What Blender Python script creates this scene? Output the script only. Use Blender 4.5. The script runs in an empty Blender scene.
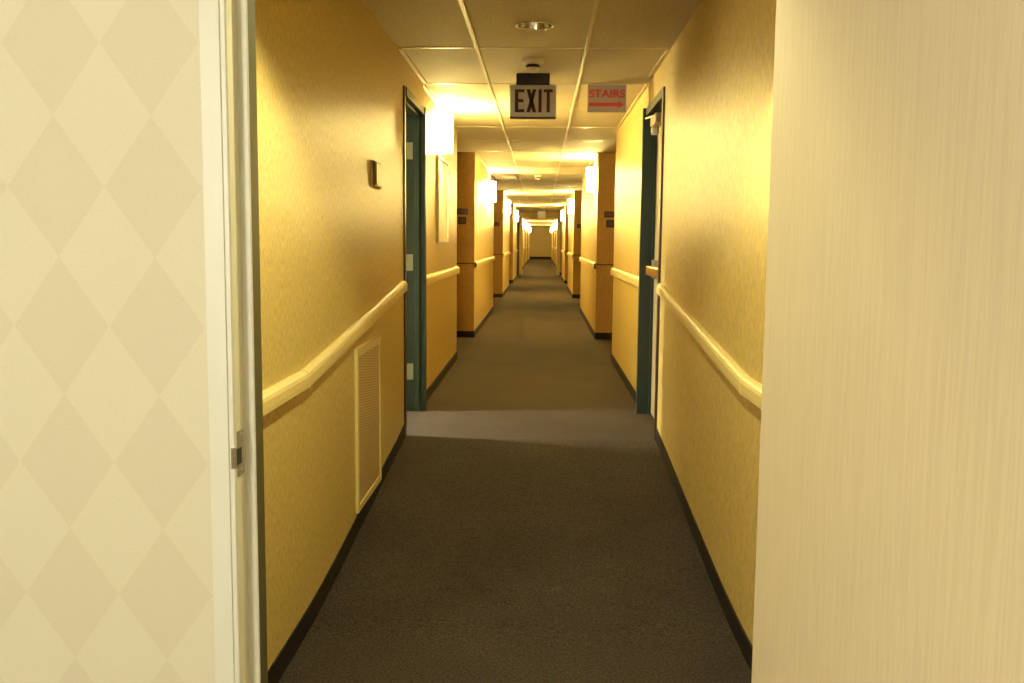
import bpy, bmesh, math, random
from mathutils import Matrix, Vector
random.seed(4)
sc = bpy.context.scene
COL = sc.collection
PI = math.pi

# ------------------------------------------------------------------ measures (metres)
EYE = 1.355
FL = 0.20                    # level of the long corridor; the near landing is at 0
CEIL = 2.407
XL, XR = -0.80, 0.688        # near corridor walls
XLF, XLB, XRF, XRB = -0.804, -0.825, 0.655, 0.699     # far corridor walls
YF0, YF1 = 1.60, 1.75        # wall with the near doorway
DY0, DY1 = 5.56, 6.39        # the two facing side doorways
RAMP0, RAMP1 = 3.30, 5.50
ALC0 = 9.27                  # first alcove
SECT = [(11.40, 15.95), (19.75, 23.8), (26.8, 30.8), (33.8, 37.8), (40.8, 44.8), (47.8, 51.8), (54.8, 64.8)]
YEND = 64.8
ALCD = 0.50
BASE_H = 0.078

def floor_z(y):
    d = y - RAMP0                                  # eased foot of the ramp
    if abs(d) < 0.31: return FL / (RAMP1 - RAMP0) * (d + 0.31) ** 2 / 1.24
    if y <= RAMP0: return 0.0
    if y >= RAMP1: return FL
    return FL * (y - RAMP0) / (RAMP1 - RAMP0)

# ------------------------------------------------------------------ materials
def new_mat(name):
    m = bpy.data.materials.new(name); m.use_nodes = True
    nt = m.node_tree
    return m, nt, nt.nodes['Principled BSDF']

def plain(name, col, rough=0.5, metal=0.0, spec=0.5, noise=0.0, nscale=40.0):
    m, nt, b = new_mat(name)
    b.inputs['Roughness'].default_value = rough
    b.inputs['Metallic'].default_value = metal
    b.inputs['Specular IOR Level'].default_value = spec
    if noise > 0:
        tc = nt.nodes.new('ShaderNodeTexCoord'); n = nt.nodes.new('ShaderNodeTexNoise')
        n.inputs['Scale'].default_value = nscale; n.inputs['Detail'].default_value = 4
        r = nt.nodes.new('ShaderNodeMix'); r.data_type = 'RGBA'
        r.inputs[6].default_value = (*[c * (1 - noise) for c in col], 1)
        r.inputs[7].default_value = (*[min(1, c * (1 + noise)) for c in col], 1)
        nt.links.new(tc.outputs['Object'], n.inputs['Vector'])
        nt.links.new(n.outputs['Fac'], r.inputs[0])
        nt.links.new(r.outputs[2], b.inputs['Base Color'])
    else:
        b.inputs['Base Color'].default_value = (*col, 1)
    return m

def emit(name, col, strength):
    m, nt, b = new_mat(name)
    b.inputs['Base Color'].default_value = (0.8, 0.8, 0.78, 1)
    b.inputs['Emission Color'].default_value = (*col, 1)
    b.inputs['Emission Strength'].default_value = strength
    return m

def streaked(name, ca, cb, scale, rough, bump=0.2, dist=0.002, spec=0.5, lo=0.35, hi=0.65):
    """surface with fine vertical streaks (textured vinyl, wood grain)"""
    m, nt, b = new_mat(name)
    tc = nt.nodes.new('ShaderNodeTexCoord'); mp = nt.nodes.new('ShaderNodeMapping')
    mp.inputs['Scale'].default_value = scale
    n = nt.nodes.new('ShaderNodeTexNoise'); n.inputs['Scale'].default_value = 1.0
    n.inputs['Detail'].default_value = 3; n.inputs['Roughness'].default_value = 0.6
    cr = nt.nodes.new('ShaderNodeMapRange')
    cr.inputs['From Min'].default_value = lo; cr.inputs['From Max'].default_value = hi
    mx = nt.nodes.new('ShaderNodeMix'); mx.data_type = 'RGBA'
    mx.inputs[6].default_value = (*ca, 1); mx.inputs[7].default_value = (*cb, 1)
    bp = nt.nodes.new('ShaderNodeBump'); bp.inputs['Strength'].default_value = bump
    bp.inputs['Distance'].default_value = dist
    L = nt.links.new
    L(tc.outputs['Object'], mp.inputs['Vector']); L(mp.outputs['Vector'], n.inputs['Vector'])
    L(n.outputs['Fac'], cr.inputs['Value']); L(cr.outputs['Result'], mx.inputs[0])
    L(mx.outputs[2], b.inputs['Base Color']); L(n.outputs['Fac'], bp.inputs['Height'])
    L(bp.outputs['Normal'], b.inputs['Normal'])
    b.inputs['Roughness'].default_value = rough
    b.inputs['Specular IOR Level'].default_value = spec
    return m

def harlequin():
    """cream wallpaper of lozenges, two close tones"""
    m, nt, b = new_mat('harlequin_wallpaper')
    L = nt.links.new
    def math_(op, a, bb=None):
        n = nt.nodes.new('ShaderNodeMath'); n.operation = op
        for i, v in enumerate((a, bb)):
            if v is None: continue
            if isinstance(v, (int, float)): n.inputs[i].default_value = v
            else: L(v, n.inputs[i])
        return n.outputs[0]
    tc = nt.nodes.new('ShaderNodeTexCoord'); sp = nt.nodes.new('ShaderNodeSeparateXYZ')
    L(tc.outputs['Object'], sp.inputs[0])
    u = math_('DIVIDE', math_('ADD', sp.outputs[0], 0.822), 0.1660)
    v = math_('DIVIDE', math_('SUBTRACT', sp.outputs[2], 1.441), 0.2370)
    a = math_('FLOOR', math_('ADD', math_('ADD', u, v), 0.5))
    c = math_('FLOOR', math_('ADD', math_('SUBTRACT', u, v), 0.5))
    par = math_('FLOORED_MODULO', math_('ADD', a, c), 2.0)
    n = nt.nodes.new('ShaderNodeTexNoise'); n.inputs['Scale'].default_value = 260; n.inputs['Detail'].default_value = 3
    L(tc.outputs['Object'], n.inputs['Vector'])
    mx = nt.nodes.new('ShaderNodeMix'); mx.data_type = 'RGBA'
    mx.inputs[6].default_value = (0.645, 0.586, 0.398, 1)
    mx.inputs[7].default_value = (0.685, 0.630, 0.436, 1)
    L(par, mx.inputs[0])
    mr = nt.nodes.new('ShaderNodeMapRange')
    mr.inputs['To Min'].default_value = 0.93; mr.inputs['To Max'].default_value = 1.07
    L(n.outputs['Fac'], mr.inputs['Value'])
    vm = nt.nodes.new('ShaderNodeVectorMath'); vm.operation = 'SCALE'
    L(mx.outputs[2], vm.inputs[0]); L(mr.outputs['Result'], vm.inputs['Scale'])
    L(vm.outputs['Vector'], b.inputs['Base Color'])
    b.inputs['Roughness'].default_value = 0.6
    return m

def carpet():
    m, nt, b = new_mat('charcoal_carpet')
    L = nt.links.new
    tc = nt.nodes.new('ShaderNodeTexCoord')
    n = nt.nodes.new('ShaderNodeTexNoise'); n.inputs['Scale'].default_value = 110; n.inputs['Detail'].default_value = 3
    n.inputs['Roughness'].default_value = 0.8
    n2 = nt.nodes.new('ShaderNodeTexNoise'); n2.inputs['Scale'].default_value = 2.2; n2.inputs['Detail'].default_value = 3
    L(tc.outputs['Object'], n.inputs['Vector']); L(tc.outputs['Object'], n2.inputs['Vector'])
    mr = nt.nodes.new('ShaderNodeMapRange')
    mr.inputs['From Min'].default_value = 0.3; mr.inputs['From Max'].default_value = 0.7
    L(n.outputs['Fac'], mr.inputs['Value'])
    mx = nt.nodes.new('ShaderNodeMix'); mx.data_type = 'RGBA'
    mx.inputs[6].default_value = (0.011, 0.0092, 0.0079, 1)
    mx.inputs[7].default_value = (0.088, 0.070, 0.057, 1)
    L(mr.outputs['Result'], mx.inputs[0])
    mr2 = nt.nodes.new('ShaderNodeMapRange')
    mr2.inputs['From Min'].default_value = 0.3; mr2.inputs['From Max'].default_value = 0.7
    mr2.inputs['To Min'].default_value = 0.88; mr2.inputs['To Max'].default_value = 1.12
    L(n2.outputs['Fac'], mr2.inputs['Value'])
    vm = nt.nodes.new('ShaderNodeVectorMath'); vm.operation = 'SCALE'
    L(mx.outputs[2], vm.inputs[0]); L(mr2.outputs['Result'], vm.inputs['Scale'])
    L(vm.outputs['Vector'], b.inputs['Base Color'])
    bp = nt.nodes.new('ShaderNodeBump'); bp.inputs['Strength'].default_value = 0.4; bp.inputs['Distance'].default_value = 0.004
    L(n.outputs['Fac'], bp.inputs['Height']); L(bp.outputs['Normal'], b.inputs['Normal'])
    b.inputs['Roughness'].default_value = 0.95; b.inputs['Specular IOR Level'].default_value = 0.1
    return m

def tile_mat():
    m, nt, b = new_mat('acoustic_tile')
    L = nt.links.new
    tc = nt.nodes.new('ShaderNodeTexCoord')
    n = nt.nodes.new('ShaderNodeTexNoise'); n.inputs['Scale'].default_value = 120; n.inputs['Detail'].default_value = 3
    L(tc.outputs['Object'], n.inputs['Vector'])
    mr = nt.nodes.new('ShaderNodeMapRange')
    mr.inputs['From Min'].default_value = 0.35; mr.inputs['From Max'].default_value = 0.62
    L(n.outputs['Fac'], mr.inputs['Value'])
    mx = nt.nodes.new('ShaderNodeMix'); mx.data_type = 'RGBA'
    mx.inputs[6].default_value = (0.50, 0.435, 0.27, 1); mx.inputs[7].default_value = (0.68, 0.60, 0.39, 1)
    L(mr.outputs['Result'], mx.inputs[0]); L(mx.outputs[2], b.inputs['Base Color'])
    bp = nt.nodes.new('ShaderNodeBump'); bp.inputs['Strength'].default_value = 0.3; bp.inputs['Distance'].default_value = 0.003
    L(n.outputs['Fac'], bp.inputs['Height']); L(bp.outputs['Normal'], b.inputs['Normal'])
    b.inputs['Roughness'].default_value = 0.8
    return m

M = {}
M['vinyl'] = streaked('gold_vinyl_wallcovering', (0.52, 0.385, 0.118), (0.77, 0.590, 0.200), (130, 130, 40), 0.40, 0.6, 0.003, 0.5)
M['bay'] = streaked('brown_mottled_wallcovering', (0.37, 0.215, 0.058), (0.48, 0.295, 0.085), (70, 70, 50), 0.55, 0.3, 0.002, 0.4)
M['harl'] = harlequin()
M['wood'] = streaked('pale_wood_veneer', (0.650, 0.548, 0.355), (0.698, 0.594, 0.386), (170, 170, 7), 0.75, 0.05, 0.001, 0.15, 0.38, 0.62)
M['carpet'] = carpet()
M['tile'] = tile_mat()
M['grid'] = plain('ceiling_grid_paint', (0.70, 0.62, 0.40), 0.4)
M['cream'] = plain('cream_paint', (0.73, 0.71, 0.56), 0.38, noise=0.03, nscale=9)
M['room'] = plain('cream_wall_paint', (0.72, 0.70, 0.58), 0.7)
M['rail'] = plain('pale_yellow_vinyl', (0.80, 0.645, 0.265), 0.45, noise=0.03)
M['base'] = plain('black_vinyl_base', (0.013, 0.010, 0.009), 0.6, spec=0.25)
M['green'] = plain('dark_green_enamel', (0.023, 0.040, 0.027), 0.42, spec=0.3, noise=0.08, nscale=12)
M['olive'] = plain('olive_green_enamel', (0.088, 0.080, 0.034), 0.5, noise=0.06, nscale=15)
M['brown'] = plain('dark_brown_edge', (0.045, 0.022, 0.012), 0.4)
M['steel'] = plain('brushed_steel', (0.62, 0.60, 0.54), 0.35, 1.0)
M['dullmetal'] = plain('tarnished_steel', (0.40, 0.37, 0.27), 0.45, 0.8, noise=0.35, nscale=160)
M['chrome'] = plain('chrome_reflector', (0.75, 0.72, 0.66), 0.12, 1.0)
M['brass'] = plain('brass', (0.72, 0.48, 0.16), 0.3, 1.0)
M['dark'] = plain('black_cavity', (0.012, 0.010, 0.009), 0.6)
M['black'] = plain('black_plastic', (0.014, 0.013, 0.014), 0.35)
M['white'] = plain('white_plastic', (0.75, 0.70, 0.55), 0.45)
M['beige'] = plain('beige_plastic', (0.42, 0.33, 0.17), 0.45)
M['olivebox'] = plain('olive_plastic', (0.20, 0.155, 0.06), 0.5)
M['signface'] = plain('sign_face_grey', (0.52, 0.48, 0.43), 0.4)
M['signgrey'] = plain('sign_panel_grey', (0.42, 0.35, 0.245), 0.5)
M['maroon'] = plain('dark_maroon_letter', (0.052, 0.010, 0.006), 0.5)
M['red'] = plain('red_letter', (0.62, 0.055, 0.022), 0.5)
M['plate'] = plain('dark_brown_plate', (0.030, 0.014, 0.010), 0.4)
M['platemark'] = plain('brown_plate_panel', (0.075, 0.038, 0.024), 0.45)
M['grille'] = plain('cream_grille_metal', (0.68, 0.53, 0.24), 0.45)
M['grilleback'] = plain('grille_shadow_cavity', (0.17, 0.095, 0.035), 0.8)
def perforated():
    m, nt, b = new_mat('perforated_cream_metal')
    tc = nt.nodes.new('ShaderNodeTexCoord'); mp = nt.nodes.new('ShaderNodeMapping')
    mp.inputs['Location'].default_value = (0.5, 0, 0); mp.inputs['Scale'].default_value = (0, 1 / 0.050, 1 / 0.0062)
    ck = nt.nodes.new('ShaderNodeTexChecker'); ck.inputs['Scale'].default_value = 1.0
    ck.inputs['Color1'].default_value = (0.74, 0.58, 0.26, 1); ck.inputs['Color2'].default_value = (0.40, 0.26, 0.10, 1)
    nt.links.new(tc.outputs['Object'], mp.inputs['Vector']); nt.links.new(mp.outputs['Vector'], ck.inputs['Vector'])
    nt.links.new(ck.outputs['Color'], b.inputs['Base Color'])
    b.inputs['Roughness'].default_value = 0.45
    return m
M['perf'] = perforated()
M['hinge'] = plain('satin_nickel', (0.27, 0.26, 0.19), 0.5, 0.3)
M['paper'] = plain('notice_sheet', (0.80, 0.74, 0.60), 0.5)
M['leaf'] = plain('beige_door_leaf', (0.40, 0.32, 0.17), 0.5)
M['shade'] = emit('lit_frosted_shade', (1.0, 0.745, 0.235), 270.0)
M['bulb'] = emit('lit_bulb', (1.0, 0.72, 0.34), 30.0)
M['lampshade'] = emit('lit_lamp_shade', (1.0, 0.95, 0.80), 2.0)
M['passage_diffuser'] = emit('lit_passage_diffuser', (1.0, 0.96, 0.84), 8.0)  # glowing diffuser of the unseen ceiling light in the side passage
M['downlamp'] = emit('lit_downlight_lamp', (1.0, 0.83, 0.5), 6.0)
M['offlamp'] = plain('unlit_lamp_glass', (0.30, 0.26, 0.2), 0.25)

# ------------------------------------------------------------------ mesh helpers
def NB(): return bmesh.new()

def box(bm, x0, x1, y0, y1, z0, z1):
    v = [bm.verts.new(p) for p in ((x0, y0, z0), (x1, y0, z0), (x1, y1, z0), (x0, y1, z0), (x0, y0, z1), (x1, y0, z1), (x1, y1, z1), (x0, y1, z1))]
    for f in ((3, 2, 1, 0), (4, 5, 6, 7), (0, 1, 5, 4), (1, 2, 6, 5), (2, 3, 7, 6), (3, 0, 4, 7)):
        bm.faces.new([v[i] for i in f])
    return v

def prism(bm, poly, axis, a0, a1):
    """poly of 2-d points extruded along axis ('x': poly=(y,z), 'y': poly=(x,z), 'z': poly=(x,y))"""
    def P(p, a):
        return {'x': (a, p[0], p[1]), 'y': (p[0], a, p[1]), 'z': (p[0], p[1], a)}[axis]
    A = [bm.verts.new(P(p, a0)) for p in poly]; B = [bm.verts.new(P(p, a1)) for p in poly]
    n = len(poly)
    bm.faces.new(A[::-1]); bm.faces.new(B)
    for i in range(n):
        bm.faces.new((A[i], A[(i + 1) % n], B[(i + 1) % n], B[i]))

def sweep(bm, prof, path):
    """prof: (x,z) section; path: list of (y, zoffset)"""
    rings = [[bm.verts.new((px, y, pz + dz)) for px, pz in prof] for y, dz in path]
    n = len(prof)
    for a, b in zip(rings, rings[1:]):
        for i in range(n):
            bm.faces.new((a[i], a[(i + 1) % n], b[(i + 1) % n], b[i]))
    bm.faces.new(rings[0][::-1]); bm.faces.new(rings[-1])

def lathe(bm, prof, seg=32, axis='z', c=(0, 0, 0)):
    rings = []
    for r, h in prof:
        ring = []
        for k in range(seg):
            a = 2 * PI * k / seg
            if axis == 'z': p = (c[0] + r * math.cos(a), c[1] + r * math.sin(a), c[2] + h)
            elif axis == 'x': p = (c[0] + h, c[1] + r * math.cos(a), c[2] + r * math.sin(a))
            else: p = (c[0] + r * math.cos(a), c[1] + h, c[2] + r * math.sin(a))
            ring.append(bm.verts.new(p))
        rings.append(ring)
    for a, b in zip(rings, rings[1:]):
        for i in range(seg):
            bm.faces.new((a[i], a[(i + 1) % seg], b[(i + 1) % seg], b[i]))
    return rings

def lathe_closed(bm, prof, seg=32, axis='z', c=(0, 0, 0)):
    rings = lathe(bm, prof, seg, axis, c)
    bm.faces.new(rings[0][::-1]); bm.faces.new(rings[-1])

def ob(name, bm, mat, parent=None, loc=(0, 0, 0), bevel=0.0, smooth=False, seg=2):
    if bevel > 0:
        bmesh.ops.bevel(bm, geom=list(bm.edges), offset=bevel, segments=seg, affect='EDGES', profile=0.5, clamp_overlap=True)
    bmesh.ops.recalc_face_normals(bm, faces=bm.faces)
    me = bpy.data.meshes.new(name); bm.to_mesh(me); bm.free()
    me.materials.append(M[mat])
    if smooth:
        for p in me.polygons: p.use_smooth = True
    o = bpy.data.objects.new(name, me); COL.objects.link(o)
    o.location = loc
    if parent: o.parent = parent
    return o

def tag(o, label, cat, group=None, kind=None):
    o['label'] = label; o['category'] = cat
    if group: o['group'] = group
    if kind: o['kind'] = kind
    return o

def thing(name, label, cat, loc=(0, 0, 0), group=None, kind=None):
    o = bpy.data.objects.new(name, None); COL.objects.link(o)
    o.empty_display_size = 0.1
    o.location = loc
    return tag(o, label, cat, group, kind)

def dup(root, loc, label):
    r = root.copy(); COL.objects.link(r); r.location = loc; r['label'] = label
    for ch in list(root.children):
        c = ch.copy(); COL.objects.link(c); c.parent = r
        for g in list(ch.children):
            d = g.copy(); COL.objects.link(d); d.parent = c
    return r

def struct(name, bm, mat, label, cat, **k):
    return tag(ob(name, bm, mat, **k), label, cat, kind='structure')

# ------------------------------------------------------------------ floor
bm = NB()
ys = [YF0 + 0.06, RAMP0 - 0.3, RAMP0 - 0.1, RAMP0 + 0.1, RAMP0 + 0.3, RAMP1, YEND + 0.3]
for i in range(3):
    pass
pts = [(y, floor_z(y)) for y in ys]
poly = pts + [(ys[-1], -0.25), (ys[0], -0.25)]
prism(bm, poly, 'x', -1.6, 1.5)
struct('floor', bm, 'carpet', 'charcoal carpet of the corridor with a short ramp at its near end', 'floor')
bm = NB(); box(bm, -2.4, 1.7, -2.6, YF0 + 0.06, -0.25, 0.0)
struct('floor_room', bm, 'carpet', 'carpeted floor of the near room before the doorway', 'floor')
bm = NB(); box(bm, -6.2, -1.6, 5.2, 6.8, -0.05, FL)
struct('floor_passage', bm, 'carpet', 'carpet of the side passage beyond the left doorway', 'floor')

# ------------------------------------------------------------------ ceiling and its grid
bm = NB(); box(bm, -1.6, 1.5, YF1, YEND + 0.3, CEIL, CEIL + 0.1)
struct('ceiling', bm, 'tile', 'speckled acoustic tile ceiling of the long corridor', 'ceiling')
bm = NB(); box(bm, -2.4, 1.7, -2.6, YF0, 2.45, 2.55)
struct('ceiling_room', bm, 'room', 'plain ceiling of the near room', 'ceiling')
bm = NB(); box(bm, -6.2, -1.6, 5.2, 6.8, CEIL, CEIL + 0.1)
struct('ceiling_passage', bm, 'room', 'plain ceiling of the left side passage', 'ceiling')
bm = NB()
TX = (-0.367, 0.229)
for x in TX:
    box(bm, x - 0.010, x + 0.010, YF1, YEND, CEIL - 0.006, CEIL + 0.002)
TEES = [5.32 + 1.19 * k for k in range(-2, 50)]
for y in TEES:
    if y < YEND - 0.2:
        box(bm, XL, XR, y - 0.009, y + 0.009, CEIL - 0.003, CEIL + 0.002)
struct('trim_1', bm, 'grid', 'cream metal T grid between the ceiling tiles', 'ceiling grid')
bm = NB()
box(bm, XL, XL + 0.024, 5.32, DY1 + 0.05, CEIL - 0.010, CEIL + 0.002)
box(bm, XLB, XLB + 0.024, DY1 + 0.05, ALC0, CEIL - 0.010, CEIL + 0.002)
box(bm, XR - 0.024, XR, 5.32, DY1 + 0.05, CEIL - 0.010, CEIL + 0.002)
box(bm, XRB - 0.022, XRB, DY1 + 0.05, ALC0, CEIL - 0.010, CEIL + 0.002)
for a, b in SECT:
    box(bm, XLF, XLF + 0.022, a, b, CEIL - 0.010, CEIL + 0.002)
    box(bm, XRF - 0.022, XRF, a, b, CEIL - 0.010, CEIL + 0.002)
struct('trim_2', bm, 'grid', 'narrow cream wall angle where the ceiling grid meets the walls', 'ceiling trim')

# ------------------------------------------------------------------ corridor walls
ZB = -0.1
DH = FL + 2.035                                   # underside of the steel frame heads + frame face on top
bm = NB()
box(bm, XL - 0.13, XL, YF1, DY0 - 0.05, ZB, CEIL)
box(bm, XL - 0.13, XL, DY0 - 0.05, DY1 + 0.05, DH, CEIL)
box(bm, -1.6, XLB, DY1 + 0.05, ALC0, ZB, CEIL)
box(bm, -1.6, XLF - ALCD, ALC0, SECT[0][0], ZB, CEIL)
for i, (a, b) in enumerate(SECT):
    box(bm, -1.6, XLF, a, b, ZB, CEIL)
    if i + 1 < len(SECT):
        box(bm, -1.6, XLF - ALCD, b, SECT[i + 1][0], ZB, CEIL)
struct('wall_left', bm, 'vinyl', 'gold textured vinyl wall on the left of the corridor with recessed bays', 'wall')
bm = NB()
box(bm, XR, XR + 0.13, YF1, DY0 - 0.05, ZB, CEIL)
box(bm, XR, XR + 0.13, DY0 - 0.05, DY1 + 0.05, DH, CEIL)
box(bm, XRB, 1.5, DY1 + 0.05, ALC0, ZB, CEIL)
box(bm, XRF + ALCD, 1.5, ALC0, SECT[0][0], ZB, CEIL)
for i, (a, b) in enumerate(SECT):
    box(bm, XRF, 1.5, a, b, ZB, CEIL)
    if i + 1 < len(SECT):
        box(bm, XRF + ALCD, 1.5, b, SECT[i + 1][0], ZB, CEIL)
struct('wall_right', bm, 'vinyl', 'gold textured vinyl wall on the right of the corridor with recessed bays', 'wall')
bm = NB(); box(bm, -1.6, 1.5, YEND, YEND + 0.15, ZB, CEIL)
struct('wall_end', bm, 'vinyl', 'small gold wall closing the far end of the corridor', 'wall')

# near room shell: wall with the doorway
JL, JR, JH = -0.5235, 0.424, 2.10
bm = NB()
box(bm, -2.4, JL - 0.012, YF0, YF1, -0.05, 2.45)
struct('wall_front', bm, 'harl', 'cream harlequin diamond wallpaper wall left of the near doorway', 'wall')
bm = NB()
box(bm, JR + 0.012, 1.7, YF0, YF1, -0.05, 2.45)
box(bm, JL - 0.012, JR + 0.012, YF0, YF1, JH + 0.012, 2.45)
struct('wall_front_right', bm, 'harl', 'wallpapered wall above and right of the near doorway', 'wall')
bm = NB(); box(bm, -2.5, -2.4, -2.6, YF1, -0.05, 2.45)
struct('wall_room_left', bm, 'room', 'left wall of the near room', 'wall')
bm = NB(); box(bm, 1.7, 1.8, -2.6, YF1, -0.05, 2.45)
struct('wall_room_right', bm, 'room', 'right wall of the near room', 'wall')
bm = NB(); box(bm, -2.5, 1.8, -2.7, -2.6, -0.05, 2.45)
struct('wall_room_back', bm, 'room', 'back wall of the near room', 'wall')
# left side passage shell and stair landing behind the right door
bm = NB()
box(bm, -6.2, XL - 0.13, 5.10, 5.20, ZB, CEIL)
box(bm, -6.2, -1.6, 6.8, 6.9, ZB, CEIL)
box(bm, -6.3, -6.2, 5.1, 6.9, ZB, CEIL)
struct('wall_passage', bm, 'room', 'pale walls of the side passage beyond the left doorway', 'wall')
w = thing('ceiling_light', 'square ceiling light of the side passage beyond the left doorway', 'light', (-3.4, 5.98, CEIL))
bm = NB()
for x0, x1, y0, y1 in ((-0.16, 0.16, -0.16, -0.13), (-0.16, 0.16, 0.13, 0.16), (-0.16, -0.13, -0.13, 0.13), (0.13, 0.16, -0.13, 0.13)):
    box(bm, x0, x1, y0, y1, -0.05, 0.0)
ob('frame', bm, 'white', w)
bm = NB(); box(bm, -0.13, 0.13, -0.13, 0.13, -0.04, 0.0)
ob('diffuser', bm, 'passage_diffuser', w)
L = bpy.data.lights.new('passage_light', 'AREA'); L.energy = 480.0; L.color = (1.0, 0.95, 0.72); L.size = 0.2
lo = bpy.data.objects.new('passage_light', L); COL.objects.link(lo); lo.location = (0, 0, -0.06); lo.parent = w

# ------------------------------------------------------------------ baseboards
T = 0.006
bm = NB()
path = [(YF1, floor_z(YF1))] + [(y, floor_z(y)) for y in ys[1:5]] + [(RAMP1, FL), (DY0 - 0.052, FL)]
sweep(bm, [(XL, -0.01), (XL + T, -0.01), (XL + T, BASE_H), (XL, BASE_H)], path)
box(bm, XLB, XLB + T, DY1 + 0.052, ALC0 + T, FL - 0.01, FL + BASE_H)
box(bm, XLF - ALCD, XLF - ALCD + T, ALC0, SECT[0][0], FL - 0.01, FL + BASE_H)
for i, (a, b) in enumerate(SECT):
    box(bm, XLF, XLF + T, a - T, b + (T if b < YEND else 0), FL - 0.01, FL + BASE_H)
    box(bm, XLF - ALCD, XLF, a - T, a, FL - 0.01, FL + BASE_H)
    if i + 1 < len(SECT):
        box(bm, XLF - ALCD, XLF - ALCD + T, b, SECT[i + 1][0] - T, FL - 0.01, FL + BASE_H)
struct('baseboard_left', bm, 'base', 'black vinyl baseboard along the left wall', 'baseboard')
bm = NB()
sweep(bm, [(XR, BASE_H), (XR - T, BASE_H), (XR - T, -0.01), (XR, -0.01)], path)
box(bm, XRB - T, XRB, DY1 + 0.052, ALC0 + T, FL - 0.01, FL + BASE_H)
box(bm, XRF + ALCD - T, XRF + ALCD, ALC0, SECT[0][0], FL - 0.01, FL + BASE_H)
for i, (a, b) in enumerate(SECT):
    box(bm, XRF - T, XRF, a - T, b + (T if b < YEND else 0), FL - 0.01, FL + BASE_H)
    box(bm, XRF, XRF + ALCD, a - T, a, FL - 0.01, FL + BASE_H)
    if i + 1 < len(SECT):
        box(bm, XRF + ALCD - T, XRF + ALCD, b, SECT[i + 1][0] - T, FL - 0.01, FL + BASE_H)
struct('baseboard_right', bm, 'base', 'black vinyl baseboard along the right wall', 'baseboard')
bm = NB(); box(bm, XLF + T, XRF - T, YEND - 0.012, YEND, FL - 0.01, FL + 0.16)
struct('baseboard_end', bm, 'base', 'dark baseboard at the far end wall', 'baseboard')
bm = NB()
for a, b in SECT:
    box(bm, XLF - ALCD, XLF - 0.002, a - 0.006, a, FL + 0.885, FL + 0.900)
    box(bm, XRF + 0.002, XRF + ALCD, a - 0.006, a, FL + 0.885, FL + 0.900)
struct('trim_3', bm, 'brown', 'thin dark dado line across the brown ends of the wall bays', 'trim')

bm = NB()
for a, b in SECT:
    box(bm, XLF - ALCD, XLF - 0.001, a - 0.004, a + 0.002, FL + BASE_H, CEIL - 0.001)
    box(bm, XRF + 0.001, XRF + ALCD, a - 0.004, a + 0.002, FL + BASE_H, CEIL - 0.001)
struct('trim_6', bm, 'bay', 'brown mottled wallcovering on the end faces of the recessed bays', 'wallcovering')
# dark cross-corridor opening far down
bm = NB()
YX = 33.62
box(bm, XLF, XLF + 0.12, YX + 0.19, YX + 0.40, FL, CEIL)
box(bm, XRF - 0.12, XRF, YX + 0.19, YX + 0.40, FL, CEIL)
box(bm, XLF + 0.12, XRF - 0.12, YX + 0.19, YX + 0.40, CEIL - 0.24, CEIL)
struct('trim_4', bm, 'vinyl', 'boxed opening with a dropped header far down the corridor', 'opening')
bm = NB(); box(bm, XLF - 0.06, XLF + 0.015, YX + 0.15, YX + 0.178, FL, CEIL - 0.35)
struct('trim_5', bm, 'brown', 'dark brown upright strip left of the boxed opening far down the corridor', 'trim')

# ------------------------------------------------------------------ near doorway (frame, strike, open leaf)
d1 = thing('door_1', 'near doorway with cream frame and pale wood door standing open on the right', 'door', (0, YF0, 0), kind='structure')
def frame_profile(sx, x):
    """hollow-metal section, x = rabbet plane, sx = +1 opening lies to +x; returns (x,y) points, y from room face"""
    return [(x - sx * 0.044, -0.008), (x - sx * 0.0115, -0.008), (x - sx * 0.0105, -0.004), (x - sx * 0.0085, -0.004), (x - sx * 0.0075, -0.008), (x - sx * 0.002, -0.008), (x, -0.005),
            (x, 0.050), (x + sx * 0.016, 0.050), (x + sx * 0.0175, 0.052), (x + sx * 0.0175, 0.0545), (x - sx * 0.012, 0.0545), (x - sx * 0.012, -0.0005), (x - sx * 0.044, -0.0005)]
def frame_back(sx, x):
    return [(x - sx * 0.012, 0.0545), (x + sx * 0.0175, 0.0545), (x + sx * 0.0175, 0.080), (x + sx * 0.016, 0.082), (x, 0.082), (x, 0.158),
            (x - sx * 0.044, 0.158), (x - sx * 0.044, 0.1505), (x - sx * 0.012, 0.1505)]
bm = NB(); prism(bm, frame_profile(1, JL), 'z', 0, JH + 0.044)
fr = ob('door_frame', bm, 'cream', d1)
bm = NB(); prism(bm, frame_back(1, JL), 'z', 0, JH + 0.044)
ob('corridor_side_frame', bm, 'olive', fr)['label'] = 'dark olive green corridor side of the door frame'
bm = NB(); prism(bm, frame_profile(-1, JR), 'z', 0, JH + 0.044)
prism(bm, [(a, JH + 0.0) if False else (a, b) for a, b in [(-0.008, JH), (0.05, JH), (0.05, JH - 0.016), (0.0545, JH - 0.016), (0.0545, JH + 0.012), (-0.0005, JH + 0.012), (-0.0005, JH + 0.044), (-0.008, JH + 0.044)]], 'x', JL, JR)
ob('hinge_side_frame', bm, 'cream', d1)
bm = NB(); prism(bm, frame_back(-1, JR), 'z', 0, JH + 0.044)
prism(bm, [(0.0545, JH + 0.012), (0.0545, JH - 0.016), (0.096, JH - 0.016), (0.096, JH), (0.158, JH), (0.158, JH + 0.044), (0.1505, JH + 0.044), (0.1505, JH + 0.012)], 'x', JL, JR)
ob('corridor_side_head', bm, 'olive', d1)
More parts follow.
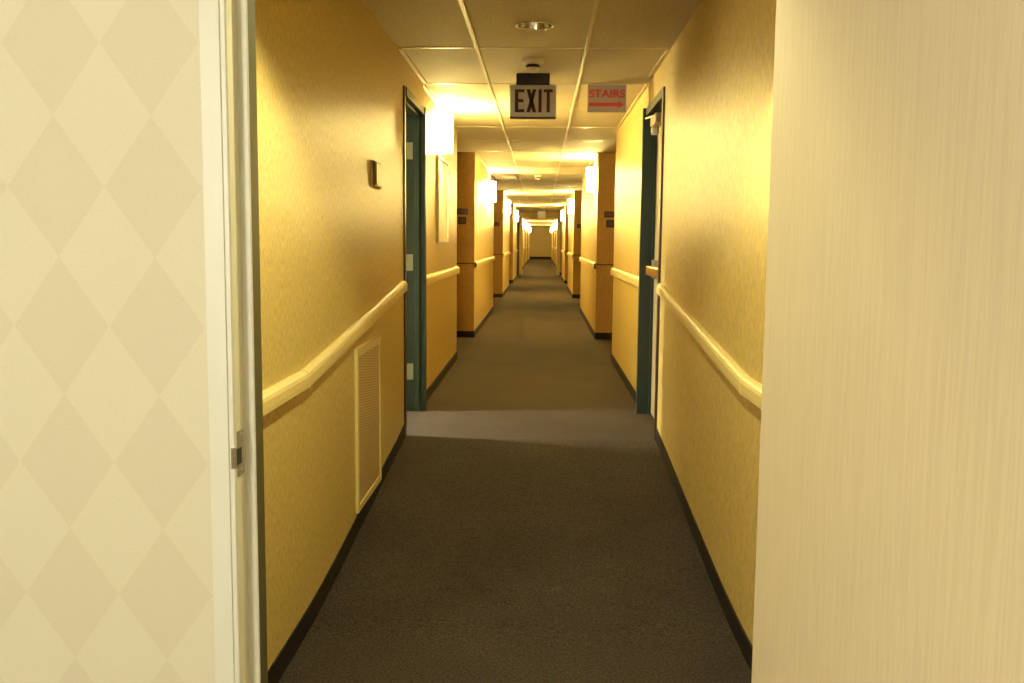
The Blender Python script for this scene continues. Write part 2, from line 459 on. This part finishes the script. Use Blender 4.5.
# strike plate with curled lip
bm = NB()
box(bm, JL, JL + 0.0018, 0.004, 0.036, 0.944, 1.024)
sk = ob('strike_plate', bm, 'dullmetal', d1, bevel=0.0006)
bm = NB()
prism(bm, [(JL + 0.0018, 0.006), (JL + 0.0018, -0.008), (JL - 0.004, -0.0145), (JL - 0.006, -0.0130), (JL - 0.0005, -0.007), (JL - 0.0005, 0.006)], 'z', 0.962, 0.998)
ob('lip', bm, 'dullmetal', sk)
bm = NB(); box(bm, JL + 0.0016, JL + 0.0024, -0.004, 0.020, 0.966, 0.994)
ob('latch_hole', bm, 'dark', sk)
for z in (0.952, 1.016):
    bm = NB(); lathe_closed(bm, [(0.0035, 0), (0.0035, 0.001), (0.002, 0.0016)], 12, 'x', (JL + 0.0018, 0.02, z))
    ob('screw', bm, 'steel', sk)
# leaf: 45 mm slab standing at right angles into the room
DX = 0.372
bm = NB(); box(bm, DX, DX + 0.044, -0.915, -0.012, 0.012, JH - 0.004)
lf = ob('door_leaf', bm, 'wood', d1, bevel=0.0015)
lf['label'] = 'pale wood grain open door leaf'
for z in (0.25, 1.07, 1.86):
    bm = NB(); lathe_closed(bm, [(0.0065, -0.055), (0.0065, 0.055)], 14, 'z', (DX + 0.052, -0.006, z))
    ob('hinge', bm, 'steel', d1)

# ------------------------------------------------------------------ left doorway (open, dark green steel frame)
# left
d2 = thing('door_2', 'open left doorway with dark green steel frame before the first sconce', 'door', (0, DY0, FL), kind='structure')
W = DY1 - DY0
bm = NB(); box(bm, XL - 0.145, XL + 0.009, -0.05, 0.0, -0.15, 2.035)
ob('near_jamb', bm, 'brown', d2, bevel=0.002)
bm = NB(); box(bm, XL - 0.145, XL + 0.021, W, W + 0.05, -0.01, 2.035)
box(bm, XL - 0.048, XL - 0.018, W - 0.016, W + 0.002, 0, 2.01)
fj = ob('far_jamb', bm, 'green', d2, bevel=0.002)
bm = NB(); box(bm, XL - 0.145, XL + 0.014, 0.0, W, 1.985, 2.035)
box(bm, XL - 0.048, XL - 0.018, 0.0, W, 1.969, 1.987)
ob('frame_head', bm, 'green', d2, bevel=0.002)
for z in (0.27, 1.01, 1.75):
    bm = NB()
    box(bm, XL - 0.118, XL - 0.064, W - 0.004, W + 0.001, z - 0.055, z + 0.055)
    lathe_closed(bm, [(0.006, -0.055), (0.006, 0.055)], 12, 'z', (XL - 0.131, W - 0.006, z))
    ob('hinge', bm, 'hinge', d2)
bm = NB(); box(bm, XL - 1.0, XL - 0.150, W - 0.046, W - 0.004, 0.012, 1.98)
ob('door_leaf', bm, 'leaf', d2, bevel=0.001)

# right, closed stair door
d3 = thing('door_3', 'closed stair door with dark green frame, closer and push bar on the right', 'door', (0, DY0, FL), kind='structure')
XD = 0.752
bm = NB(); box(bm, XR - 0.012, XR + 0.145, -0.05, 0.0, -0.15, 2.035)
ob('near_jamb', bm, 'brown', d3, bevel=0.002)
bm = NB(); box(bm, 0.657, XR + 0.145, W, W + 0.05, -0.01, 2.035)
box(bm, XD - 0.018, XD - 0.002, W - 0.016, W + 0.002, 0, 2.01)
ob('far_jamb', bm, 'green', d3, bevel=0.002)
bm = NB(); box(bm, XR - 0.012, XR + 0.145, 0.0, W, 1.985, 2.035)
ob('frame_head', bm, 'green', d3, bevel=0.002)
bm = NB(); box(bm, XD, XD + 0.044, 0.004, W - 0.004, 0.008, 1.98)
ob('door_leaf', bm, 'leaf', d3, bevel=0.001)
bm = NB(); box(bm, XD - 0.066, XD - 0.026, 0.06, W - 0.10, 0.945, 1.005)
pb = ob('push_bar', bm, 'brass', d3, bevel=0.006)
bm = NB()
box(bm, XD - 0.028, XD + 0.002, W - 0.19, W - 0.09, 0.925, 1.045)
box(bm, XD - 0.028, XD + 0.002, 0.05, 0.14, 0.925, 1.045)
ob('bar_bracket', bm, 'dullmetal', pb, bevel=0.004)
bm = NB(); box(bm, XD - 0.062, XD, 0.42, 0.70, 1.895, 1.955)
cl = ob('door_closer', bm, 'beige', d3, bevel=0.006)
bm = NB()
lathe_closed(bm, [(0.022, -0.03), (0.026, -0.01), (0.026, 0.01), (0.02, 0.02)], 18, 'z', (XD - 0.035, 0.66, 1.875))
ob('spindle_cap', bm, 'white', cl, smooth=True)
bm = NB(); prism(bm, [(XD - 0.045, 0.66), (XD - 0.085, 0.80), (XD - 0.075, 0.803), (XD - 0.030, 0.66)], 'z', 1.960, 1.970)
ob('closer_arm', bm, 'white', cl)
# stair wall behind the closed leaf
bm = NB(); box(bm, XR + 0.135, 1.5, 5.2, 6.44, ZB, CEIL)
struct('wall_stair', bm, 'room', 'stair shaft wall behind the closed right door', 'wall')

# ------------------------------------------------------------------ handrails
def rail_profile(sx, x):
    """bumper rail section, sx=+1 sticking out to +x from wall plane x; z = 0 is its underside"""
    p = [(0.0, 0.002), (0.006, 0.0), (0.023, 0.0), (0.027, 0.004), (0.028, 0.020), (0.0275, 0.040), (0.024, 0.051), (0.017, 0.058), (0.008, 0.0615), (0.0, 0.062)]
    return [(x + sx * a, b) for a, b in p]
RZ = 0.859
def handrail(sx, xw, path, label, group, hs=1.0):
    y0 = path[0][0]
    o = thing('handrail', label, 'handrail', (xw, y0, path[0][1]), group)
    bm = NB()
    sweep(bm, [(a, b * hs) for a, b in rail_profile(sx, 0.0)], [(y - y0, z - path[0][1]) for y, z in path])
    ob('rail', bm, 'rail', o)
    # end caps, slightly larger than the section
    for (y, z), s in ((path[0], -1), (path[-1], 1)):
        bm = NB()
        pr = [(a * 1.04, ((b - 0.028) * 1.05 + 0.028) * hs) for a, b in rail_profile(sx, 0.0)]
        sweep(bm, pr, [(y - y0 - (0.012 if s > 0 else 0.0), z - path[0][1]), (y - y0 + (0.0 if s > 0 else 0.012), z - path[0][1])])
        ob('end_cap', bm, 'rail', o)
    return o
RB = 3.14
near = [(YF1 + 0.03, RZ), (RB, RZ), (DY0 - 0.13, RZ + FL + 0.005), (DY0 - 0.10, RZ + FL + 0.007)]
for sx, xw, side in ((1, XL, 'left'), (-1, XR, 'right')):
    o = handrail(sx, xw, near, 'pale yellow handrail sloping up the ramp on the near %s wall' % side, 'handrails along the walls')
    bm = NB()
    pr = [(a * 1.05, (b - 0.028) * 1.06 + 0.028) for a, b in rail_profile(sx, 0.0)]
    sweep(bm, pr, [(RB - 0.012 - near[0][0], 0), (RB + 0.012 - near[0][0], 0.0015)])
    ob('joint_cover', bm, 'rail', o)
RL = 1.042
ORD = ['first', 'second', 'third', 'fourth', 'fifth', 'sixth', 'last']
for sx, xn, xf, side in ((1, XLB, XLF, 'left'), (-1, XRB, XRF, 'right')):
    handrail(sx, xn, [(DY1 + 0.052, RL), (ALC0 + 0.01, RL)],
             'short level handrail on the %s wall just past the green doorway' % side, 'handrails along the walls', 1.16)
    for i, (a, b) in enumerate(SECT):
        b2 = min(b, YEND - 0.1)
        handrail(sx, xf, [(a - 0.005, RL), (b2, RL)],
                 'handrail on the %s wall between recessed bays, %s stretch past the first bay' % (side, ORD[i]), 'handrails along the walls', 1.16)

# ------------------------------------------------------------------ wall sconces
def make_sconce(sx):
    o = thing('wall_sconce', '', 'sconce', (0, 0, 0), 'lit wall sconces')
    bm = NB(); box(bm, min(0, sx * 0.012), max(0, sx * 0.012), -0.06, 0.06, 0.03, 0.25)
    ob('back_plate', bm, 'brass', o, bevel=0.003)
    bm = NB()                                     # open half-drum of frosted glass
    R, t, n = 0.105, 0.005, 20
    outer = [(sx * (0.012 + 0.95 * R * math.sin(PI * k / n)), -R * math.cos(PI * k / n) * 1.05) for k in range(n + 1)]
    inner = [(sx * (0.012 + 0.95 * (R - t) * math.sin(PI * k / n)), -(R - t) * math.cos(PI * k / n) * 1.05) for k in range(n + 1)]
    prism_pts = outer + inner[::-1]
    A = [bm.verts.new((x, y, 0.0)) for x, y in prism_pts]; B = [bm.verts.new((x, y, 0.29)) for x, y in prism_pts]
    N = len(prism_pts)
    for i in range(N):
        bm.faces.new((A[i], A[(i + 1) % N], B[(i + 1) % N], B[i]))
    for k in range(n):
        bm.faces.new((A[k], A[k + 1], A[N - 2 - k], A[N - 1 - k])); bm.faces.new((B[k], B[k + 1], B[N - 2 - k], B[N - 1 - k]))
    ob('shade', bm, 'shade', o, smooth=False)
    bm = NB()
    lathe_closed(bm, [(0.008, 0.09), (0.016, 0.11), (0.027, 0.15), (0.028, 0.175), (0.018, 0.20), (0.004, 0.207)], 16, 'z', (sx * 0.058, 0, 0))
    ob('bulb', bm, 'bulb', o, smooth=True)
    L = bpy.data.lights.new('bulb_light', 'POINT'); L.energy = 215.0; L.color = (1.0, 0.74, 0.22); L.shadow_soft_size = 0.03
    lo = bpy.data.objects.new('bulb_light', L); COL.objects.link(lo); lo.location = (sx * 0.060, 0, 0.235); lo.parent = o
    return o
LS = [7.62, 14.4, 20.9, 27.8, 34.9, 41.6, 48.5, 59.0]  # last sconce of each row set farther on to brighten the end wall
RS = [11.95, 20.1, 27.2, 34.6, 41.4, 48.4, 59.0]
protoL, protoR = make_sconce(1), make_sconce(-1)
for lst, proto, side, xf in ((LS, protoL, 'left', XLF), (RS, protoR, 'right', XRF)):
    for i, y in enumerate(lst):
        if side == 'left' and i == 0:
            lab, x, z = 'largest glowing sconce, on the left wall above the white notice by the green doorway', XLB, 2.055
        elif side == 'right' and i == 0:
            lab, x, z = 'biggest lit sconce on the right wall, at the corner past the first bay', xf, 1.985
        else:
            lab, x, z = 'lit frosted wall sconce, %s of the row along the %s wall from near to far' % (['first', 'second', 'third', 'fourth', 'fifth', 'sixth', 'seventh', 'eighth'][i], side), xf, 1.955
        if i == 0:
            proto.location = (x, y, z); proto['label'] = lab
        else:
            dup(proto, (x, y, z), lab)

# ------------------------------------------------------------------ downlights
def make_downlight(loc, lit, label):
    o = thing('downlight', label, 'downlight', loc, 'recessed ceiling downlights')
    R = 0.082
    bm = NB(); rings = lathe(bm, [(R, 0.0), (R + 0.002, -0.006), (R + 0.013, -0.006), (R + 0.014, -0.001), (R, 0.0)], 40)
    ob('trim_ring', bm, 'white', o, smooth=True)
    bm = NB(); lathe(bm, [(R, -0.002), (R * 0.93, 0.03), (R * 0.78, 0.07), (R * 0.6, 0.09)], 40)
    ob('reflector', bm, 'chrome', o, smooth=True)
    bm = NB(); lathe_closed(bm, [(R * 0.6, 0.088), (R * 0.5, 0.075), (R * 0.2, 0.068), (0.003, 0.067)], 32)
    ob('lamp', bm, 'downlamp' if lit else 'offlamp', o, smooth=True)
    return o
YD = 2.38
make_downlight((-0.046, YD, CEIL), True, 'lit recessed downlight overhead at the near end of the corridor')
make_downlight((-0.046, 4.77, CEIL), False, 'unlit chrome recessed downlight in the ceiling before the exit sign')
L = bpy.data.lights.new('downlight_beam', 'SPOT'); L.energy = 112.0; L.color = (1.0, 0.94, 0.52)
L.spot_size = math.radians(122); L.spot_blend = 0.30; L.shadow_soft_size = 0.04
lo = bpy.data.objects.new('downlight_beam', L); COL.objects.link(lo); lo.location = (-0.046, YD, CEIL - 0.012)

# cut the tile above the recessed cans (a can needs a hole in the ceiling slab)
ceil = bpy.data.objects['ceiling']
bm = NB(); bm.from_mesh(ceil.data)
def rebuild_ceiling():
    bm = NB()
    holes = [(-0.046, YD), (-0.046, 4.77)]
    R, n = 0.083, 40
    ystart = YF1
    cells = []
    for hx, hy in holes:
        cells.append((hx - 0.15, hx + 0.15, hy - 0.15, hy + 0.15, hx, hy))
    yb = YF1
    for (x0, x1, y0, y1, hx, hy) in cells:
        box(bm, -1.6, 1.5, yb, y0, CEIL, CEIL + 0.1)
        box(bm, -1.6, x0, y0, y1, CEIL, CEIL + 0.1); box(bm, x1, 1.5, y0, y1, CEIL, CEIL + 0.1)
        circ, sq = [], []
        for k in range(n):
            a = 2 * PI * k / n; c, s = math.cos(a), math.sin(a)
            circ.append(bm.verts.new((hx + R * c, hy + R * s, CEIL)))
            m = 0.15 / max(abs(c), abs(s))
            sq.append(bm.verts.new((hx + m * c, hy + m * s, CEIL)))
        for k in range(n):
            bm.faces.new((circ[k], circ[(k + 1) % n], sq[(k + 1) % n], sq[k]))
        v = [bm.verts.new(p) for p in ((x0, y0, CEIL + 0.1), (x1, y0, CEIL + 0.1), (x1, y1, CEIL + 0.1), (x0, y1, CEIL + 0.1))]
        bm.faces.new(v)
        yb = y1
    box(bm, -1.6, 1.5, yb, YEND + 0.3, CEIL, CEIL + 0.1)
    return bm
bm.free(); bm = rebuild_ceiling(); bm.to_mesh(ceil.data); bm.free()

# ------------------------------------------------------------------ signs and devices on the ceiling
def letter_polys(ch):
    """block capitals in a unit cell (width w, height 1); list of polygons"""
    s = 0.17
    if ch == 'E': return 0.46, [[(0, 0), (s, 0), (s, 1), (0, 1)], [(s, 0), (.46, 0), (.46, .13), (s, .13)], [(s, .44), (.42, .44), (.42, .57), (s, .57)], [(s, .87), (.46, .87), (.46, 1), (s, 1)]]
    if ch == 'X': return 0.47, [[(0, 0), (.17, 0), (.47, 1), (.30, 1)], [(.30, 0), (.47, 0), (.17, 1), (0, 1)]]
    if ch == 'I': return 0.15, [[(0, 0), (.15, 0), (.15, 1), (0, 1)]]
    if ch == 'T': return 0.44, [[(.14, 0), (.30, 0), (.30, .87), (.14, .87)], [(0, .87), (.44, .87), (.44, 1), (0, 1)]]

def text_mesh(body, name, mat, parent, x0, x1, z0, z1, y, depth):
    cu = bpy.data.curves.new(name, 'FONT'); cu.body = body; cu.extrude = 0.02; cu.offset = 0.028
    t = bpy.data.objects.new(name + '_src', cu); COL.objects.link(t)
    bpy.context.view_layer.update()
    me = bpy.data.meshes.new_from_object(t.evaluated_get(bpy.context.evaluated_depsgraph_get()))
    bpy.data.objects.remove(t); bpy.data.curves.remove(cu)
    xs = [v.co.x for v in me.vertices]; ysv = [v.co.y for v in me.vertices]
    ax, bx, ay, by = min(xs), max(xs), min(ysv), max(ysv)
    for v in me.vertices:
        v.co = Vector((x0 + (v.co.x - ax) / (bx - ax) * (x1 - x0), y - (depth if v.co.z > 0 else 0), z0 + (v.co.y - ay) / (by - ay) * (z1 - z0)))
    me.materials.clear(); me.materials.append(M[mat]); me.name = name
    o = bpy.data.objects.new(name, me); COL.objects.link(o); o.parent = parent
    return o

# EXIT
YS = 6.12
ex = thing('exit_sign', 'grey white EXIT sign with dark letters hanging from the corridor ceiling', 'sign', (-0.066, YS, CEIL))
bm = NB(); box(bm, -0.105, 0.105, -0.02, 0.05, -0.067, 0.0)
ob('canopy', bm, 'black', ex, bevel=0.003)['label'] = 'black mounting canopy'
SX, SZ0, SZ1 = 0.147, -0.272, -0.067
bm = NB(); box(bm, -SX, SX, 0.002, 0.046, SZ0, SZ1)
hs = ob('housing', bm, 'white', ex, bevel=0.004)
bm = NB(); box(bm, -SX + 0.006, SX - 0.006, -0.001, 0.004, SZ0 + 0.008, SZ1 - 0.006)
ob('face_panel', bm, 'signface', ex, bevel=0.001)
bm = NB(); box(bm, -SX + 0.002, SX - 0.002, -0.002, 0.044, SZ0 - 0.004, SZ0 + 0.005)
ob('bottom_edge', bm, 'plate', ex)
bm = NB()
x = -0.114
for ch, wd in (('E', 0.060), ('X', 0.062), ('I', 0.020), ('T', 0.056)):
    w0, polys = letter_polys(ch)
    for p in polys:
        prism(bm, [(x + a / w0 * wd, SZ0 + 0.034 + b * 0.142) for a, b in p], 'y', -0.0035, 0.0)
    x += wd + 0.0135
ob('lettering', bm, 'maroon', ex)
# STAIRS
YT = 6.50
st = thing('stairs_sign', 'flat grey STAIRS sign with red letters and a right arrow hung below the ceiling', 'sign', (0.424, YT, CEIL))
PW, PZ0, PZ1 = 0.129, -0.186, -0.004
bm = NB(); box(bm, -PW, PW, 0.0, 0.006, PZ0, PZ1)
ob('panel', bm, 'signgrey', st, bevel=0.001)
for x in (-0.09, 0.09):
    bm = NB(); box(bm, x - 0.01, x + 0.01, 0.006, 0.009, PZ1 - 0.03, 0.0)
    ob('hanger', bm, 'steel', st)
text_mesh('STAIRS', 'lettering', 'red', st, -0.119, 0.121, -0.090, -0.036, 0.0, 0.003)
bm = NB()
prism(bm, [(-0.122, -0.146), (0.075, -0.146), (0.075, -0.158), (0.118, -0.134), (0.075, -0.110), (0.075, -0.122), (-0.122, -0.122)], 'y', -0.003, 0.0)
ob('arrow', bm, 'red', st)
# smoke detectors
def detector(loc, s, label):
    o = thing('smoke_detector', label, 'smoke detector', loc, 'ceiling smoke detectors')
    bm = NB(); lathe_closed(bm, [(0.066 * s, 0), (0.068 * s, -0.012 * s), (0.060 * s, -0.026 * s), (0.042 * s, -0.032 * s)], 32)
    ob('base', bm, 'white', o, smooth=True)
    bm = NB(); lathe_closed(bm, [(0.036 * s, -0.031 * s), (0.036 * s, -0.052 * s)], 24)
    for k in range(8):
        a = 2 * PI * k / 8
        bx, by = 0.037 * s * math.cos(a), 0.037 * s * math.sin(a)
        box(bm, bx - 0.003 * s, bx + 0.003 * s, by - 0.003 * s, by + 0.003 * s, -0.052 * s, -0.031 * s)
    ob('slot_ring', bm, 'plate', o)
    bm = NB(); lathe_closed(bm, [(0.042 * s, -0.050 * s), (0.042 * s, -0.058 * s), (0.03 * s, -0.072 * s), (0.010 * s, -0.078 * s)], 24)
    ob('cap', bm, 'white', o, smooth=True)
detector((-0.063, 5.64, CEIL), 1.0, 'white smoke detector on the ceiling just before the EXIT sign')
detector((-0.07, 15.3, CEIL), 0.9, 'tiny ceiling smoke detector level with the ceiling air vent')
# air vent
av = thing('ceiling_air_vent', 'white louvred air vent in the ceiling near the left wall', 'vent', (-0.60, 15.4, CEIL))
bm = NB()
for x0, x1, y0, y1 in ((-0.20, 0.20, -0.45, -0.40), (-0.20, 0.20, 0.40, 0.45), (-0.20, -0.17, -0.40, 0.40), (0.17, 0.20, -0.40, 0.40)):
    box(bm, x0, x1, y0, y1, -0.035, 0.0)
ob('frame', bm, 'brown', av)  # brown paints the dark shadow outline around the vent
bm = NB(); box(bm, -0.17, 0.17, -0.40, 0.40, -0.003, 0.0)
ob('duct_opening', bm, 'beige', av)
for k in range(5):
    bm = NB(); y = -0.3 + k * 0.15
    prism(bm, [(y - 0.04, -0.028), (y + 0.04, -0.006), (y + 0.04, -0.004), (y - 0.04, -0.026)], 'x', -0.17, 0.17)
    ob('louvre', bm, 'white', av)
# far exit sign
fx = thing('exit_sign', 'tiny pale sign hanging far down the corridor before the dropped header', 'sign', (-0.02, 31.6, CEIL))
bm = NB(); box(bm, -0.10, 0.10, 0.0, 0.05, -0.05, 0.0)
ob('canopy', bm, 'brown', fx)
bm = NB(); box(bm, -0.15, 0.15, 0.0, 0.05, -0.27, -0.05)
ob('housing', bm, 'signface', fx, bevel=0.004)

# ------------------------------------------------------------------ things on the left wall
# return air grille
g = thing('wall_vent_grille', 'cream return air grille low on the left wall under the handrail', 'vent', (XL, 4.04, 0.0))
GY0, GY1, GZ0, GZ1 = 0.0, 0.60, 0.165, 0.888
bm = NB()
for y0, y1, z0, z1 in ((GY0, GY0 + 0.03, GZ0, GZ1), (GY1 - 0.03, GY1, GZ0, GZ1), (GY0 + 0.03, GY1 - 0.03, GZ1 - 0.035, GZ1), (GY0 + 0.03, GY1 - 0.03, GZ0, GZ0 + 0.03)):
    box(bm, 0.0, 0.013, y0, y1, z0, z1)
ob('frame', bm, 'rail', g)
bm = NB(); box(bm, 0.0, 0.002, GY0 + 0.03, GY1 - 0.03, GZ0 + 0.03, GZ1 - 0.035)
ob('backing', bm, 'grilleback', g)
bm = NB(); box(bm, 0.002, 0.008, GY0 + 0.03, GY1 - 0.03, GZ0 + 0.03, GZ1 - 0.035)
ob('perforated_panel', bm, 'perf', g)
# thermostat / sensor box
th = thing('wall_thermostat', 'small olive metal thermostat box on the left wall above the handrail', 'thermostat', (XL, 4.47, 1.605))
bm = NB(); box(bm, 0.0, 0.006, 0.0, 0.225, 0.0, 0.125)
ob('wall_plate', bm, 'white', th, bevel=0.001)
bm = NB(); box(bm, 0.004, 0.018, 0.006, 0.19, 0.003, 0.122)
cv = ob('cover', bm, 'olivebox', th, bevel=0.004)
bm = NB(); box(bm, 0.016, 0.020, 0.04, 0.18, 0.012, 0.112)
ob('front_panel', bm, 'dullmetal', th, bevel=0.001)
bm = NB(); box(bm, 0.017, 0.021, 0.018, 0.028, 0.01, 0.115)
ob('slot', bm, 'dark', th)
# notice
nt_ = thing('notice_board', 'tall white framed notice on the left wall under the largest sconce', 'notice', (XLB, 7.42, 0))
NZ0, NZ1, NW = 1.345, 2.02, 0.80
bm = NB()
for y0, y1, z0, z1 in ((0, 0.022, NZ0, NZ1), (NW - 0.022, NW, NZ0, NZ1), (0.022, NW - 0.022, NZ0, NZ0 + 0.022), (0.022, NW - 0.022, NZ1 - 0.022, NZ1)):
    box(bm, 0, 0.024, y0, y1, z0, z1)
ob('frame', bm, 'cream', nt_, bevel=0.002)
bm = NB(); box(bm, 0, 0.010, 0.02, NW - 0.02, NZ0 + 0.02, NZ1 - 0.02)
ob('sheet', bm, 'paper', nt_)
for z in (1.93, 1.69):
    bm = NB(); box(bm, 0.024, 0.030, NW - 0.02, NW - 0.002, z - 0.02, z + 0.02)
    ob('clip', bm, 'brown', nt_)

# ------------------------------------------------------------------ room sign plates on the brown bay ends
def plate(name, x, y, z, w, h, label):
    o = thing(name, label, 'sign', (x, y, z), 'dark plates on the bay ends')
    bm = NB(); box(bm, -w / 2, w / 2, -0.010, 0.0, 0, h)
    ob('plate', bm, 'plate', o, bevel=0.002)
    bm = NB(); box(bm, -w / 2 + 0.018, w / 2 - 0.018, -0.0125, -0.008, 0.016, h - 0.016)
    ob('inset', bm, 'platemark', o)
Y1 = SECT[0][0]
plate('room_sign', -0.955, Y1, 1.672, 0.150, 0.072, 'wide dark room sign on the brown left bay end, above a square plate')
plate('room_plate', -0.950, Y1, 1.556, 0.098, 0.090, 'square dark plate under the wide room sign on the left bay end')
plate('room_sign', 0.812, Y1, 1.650, 0.150, 0.072, 'wide dark room sign on the brown right bay end, above a square plate')
plate('room_plate', 0.812, Y1, 1.532, 0.098, 0.090, 'square dark plate under the wide room sign on the right bay end')
Y2 = SECT[1][0]
plate('room_sign', -0.958, Y2, 1.672, 0.150, 0.080, 'tiny dark sign on the second bay end along the left wall')
plate('room_sign', 0.800, Y2, 1.650, 0.150, 0.080, 'tiny dark sign on the second bay end along the right wall')

# ------------------------------------------------------------------ added near room lamp, unseen behind the viewer, lights wall and door
fl = thing('added_floor_lamp', 'added floor lamp, unseen behind the viewpoint, lighting the near wall and door', 'lamp', (-1.1, -2.0, 0))
bm = NB(); lathe_closed(bm, [(0.15, 0), (0.15, 0.015), (0.05, 0.03), (0.02, 0.04)], 28)
ob('base', bm, 'brass', fl, smooth=True)
bm = NB(); lathe_closed(bm, [(0.012, 0.035), (0.012, 1.30)], 14)
ob('pole', bm, 'brass', fl, smooth=True)
bm = NB(); lathe(bm, [(0.22, 1.20), (0.15, 1.52), (0.146, 1.52), (0.216, 1.20), (0.22, 1.20)], 32)
ob('lamp_shade', bm, 'lampshade', fl, smooth=True)
L = bpy.data.lights.new('added_lamp_light', 'POINT'); L.energy = 202.0; L.color = (1.0, 0.955, 0.90); L.shadow_soft_size = 0.16
lo = bpy.data.objects.new('added_lamp_light', L); COL.objects.link(lo); lo.location = (0, 0, 1.62); lo.parent = fl

# ------------------------------------------------------------------ world, camera, view
wd = bpy.data.worlds.new('World'); sc.world = wd; wd.use_nodes = True
wd.node_tree.nodes['Background'].inputs[0].default_value = (0.02, 0.018, 0.015, 1)
wd.node_tree.nodes['Background'].inputs[1].default_value = 0.3
cam = bpy.data.cameras.new('camera'); co = bpy.data.objects.new('camera', cam); COL.objects.link(co)
cam.sensor_width = 36.0; cam.lens = 950.0 / 1024.0 * 36.0; cam.clip_start = 0.05; cam.clip_end = 200
co.matrix_world = Matrix.Translation((0, 0, EYE)) @ Matrix.Rotation(math.radians(1.7284), 4, 'Z') @ Matrix.Rotation(PI / 2 - math.radians(5.9948), 4, 'X') @ Matrix.Rotation(0.0088, 4, 'Z')
sc.camera = co
sc.view_settings.view_transform = 'Standard'
sc.view_settings.look = 'None'
sc.view_settings.gamma = 1.0
sc.view_settings.use_curve_mapping = False
sc.view_settings.exposure = 0.0
sc.cycles.use_denoising = True
sc.cycles.max_bounces = 10
sc.cycles.diffuse_bounces = 6
sc.cycles.sample_clamp_indirect = 6.0
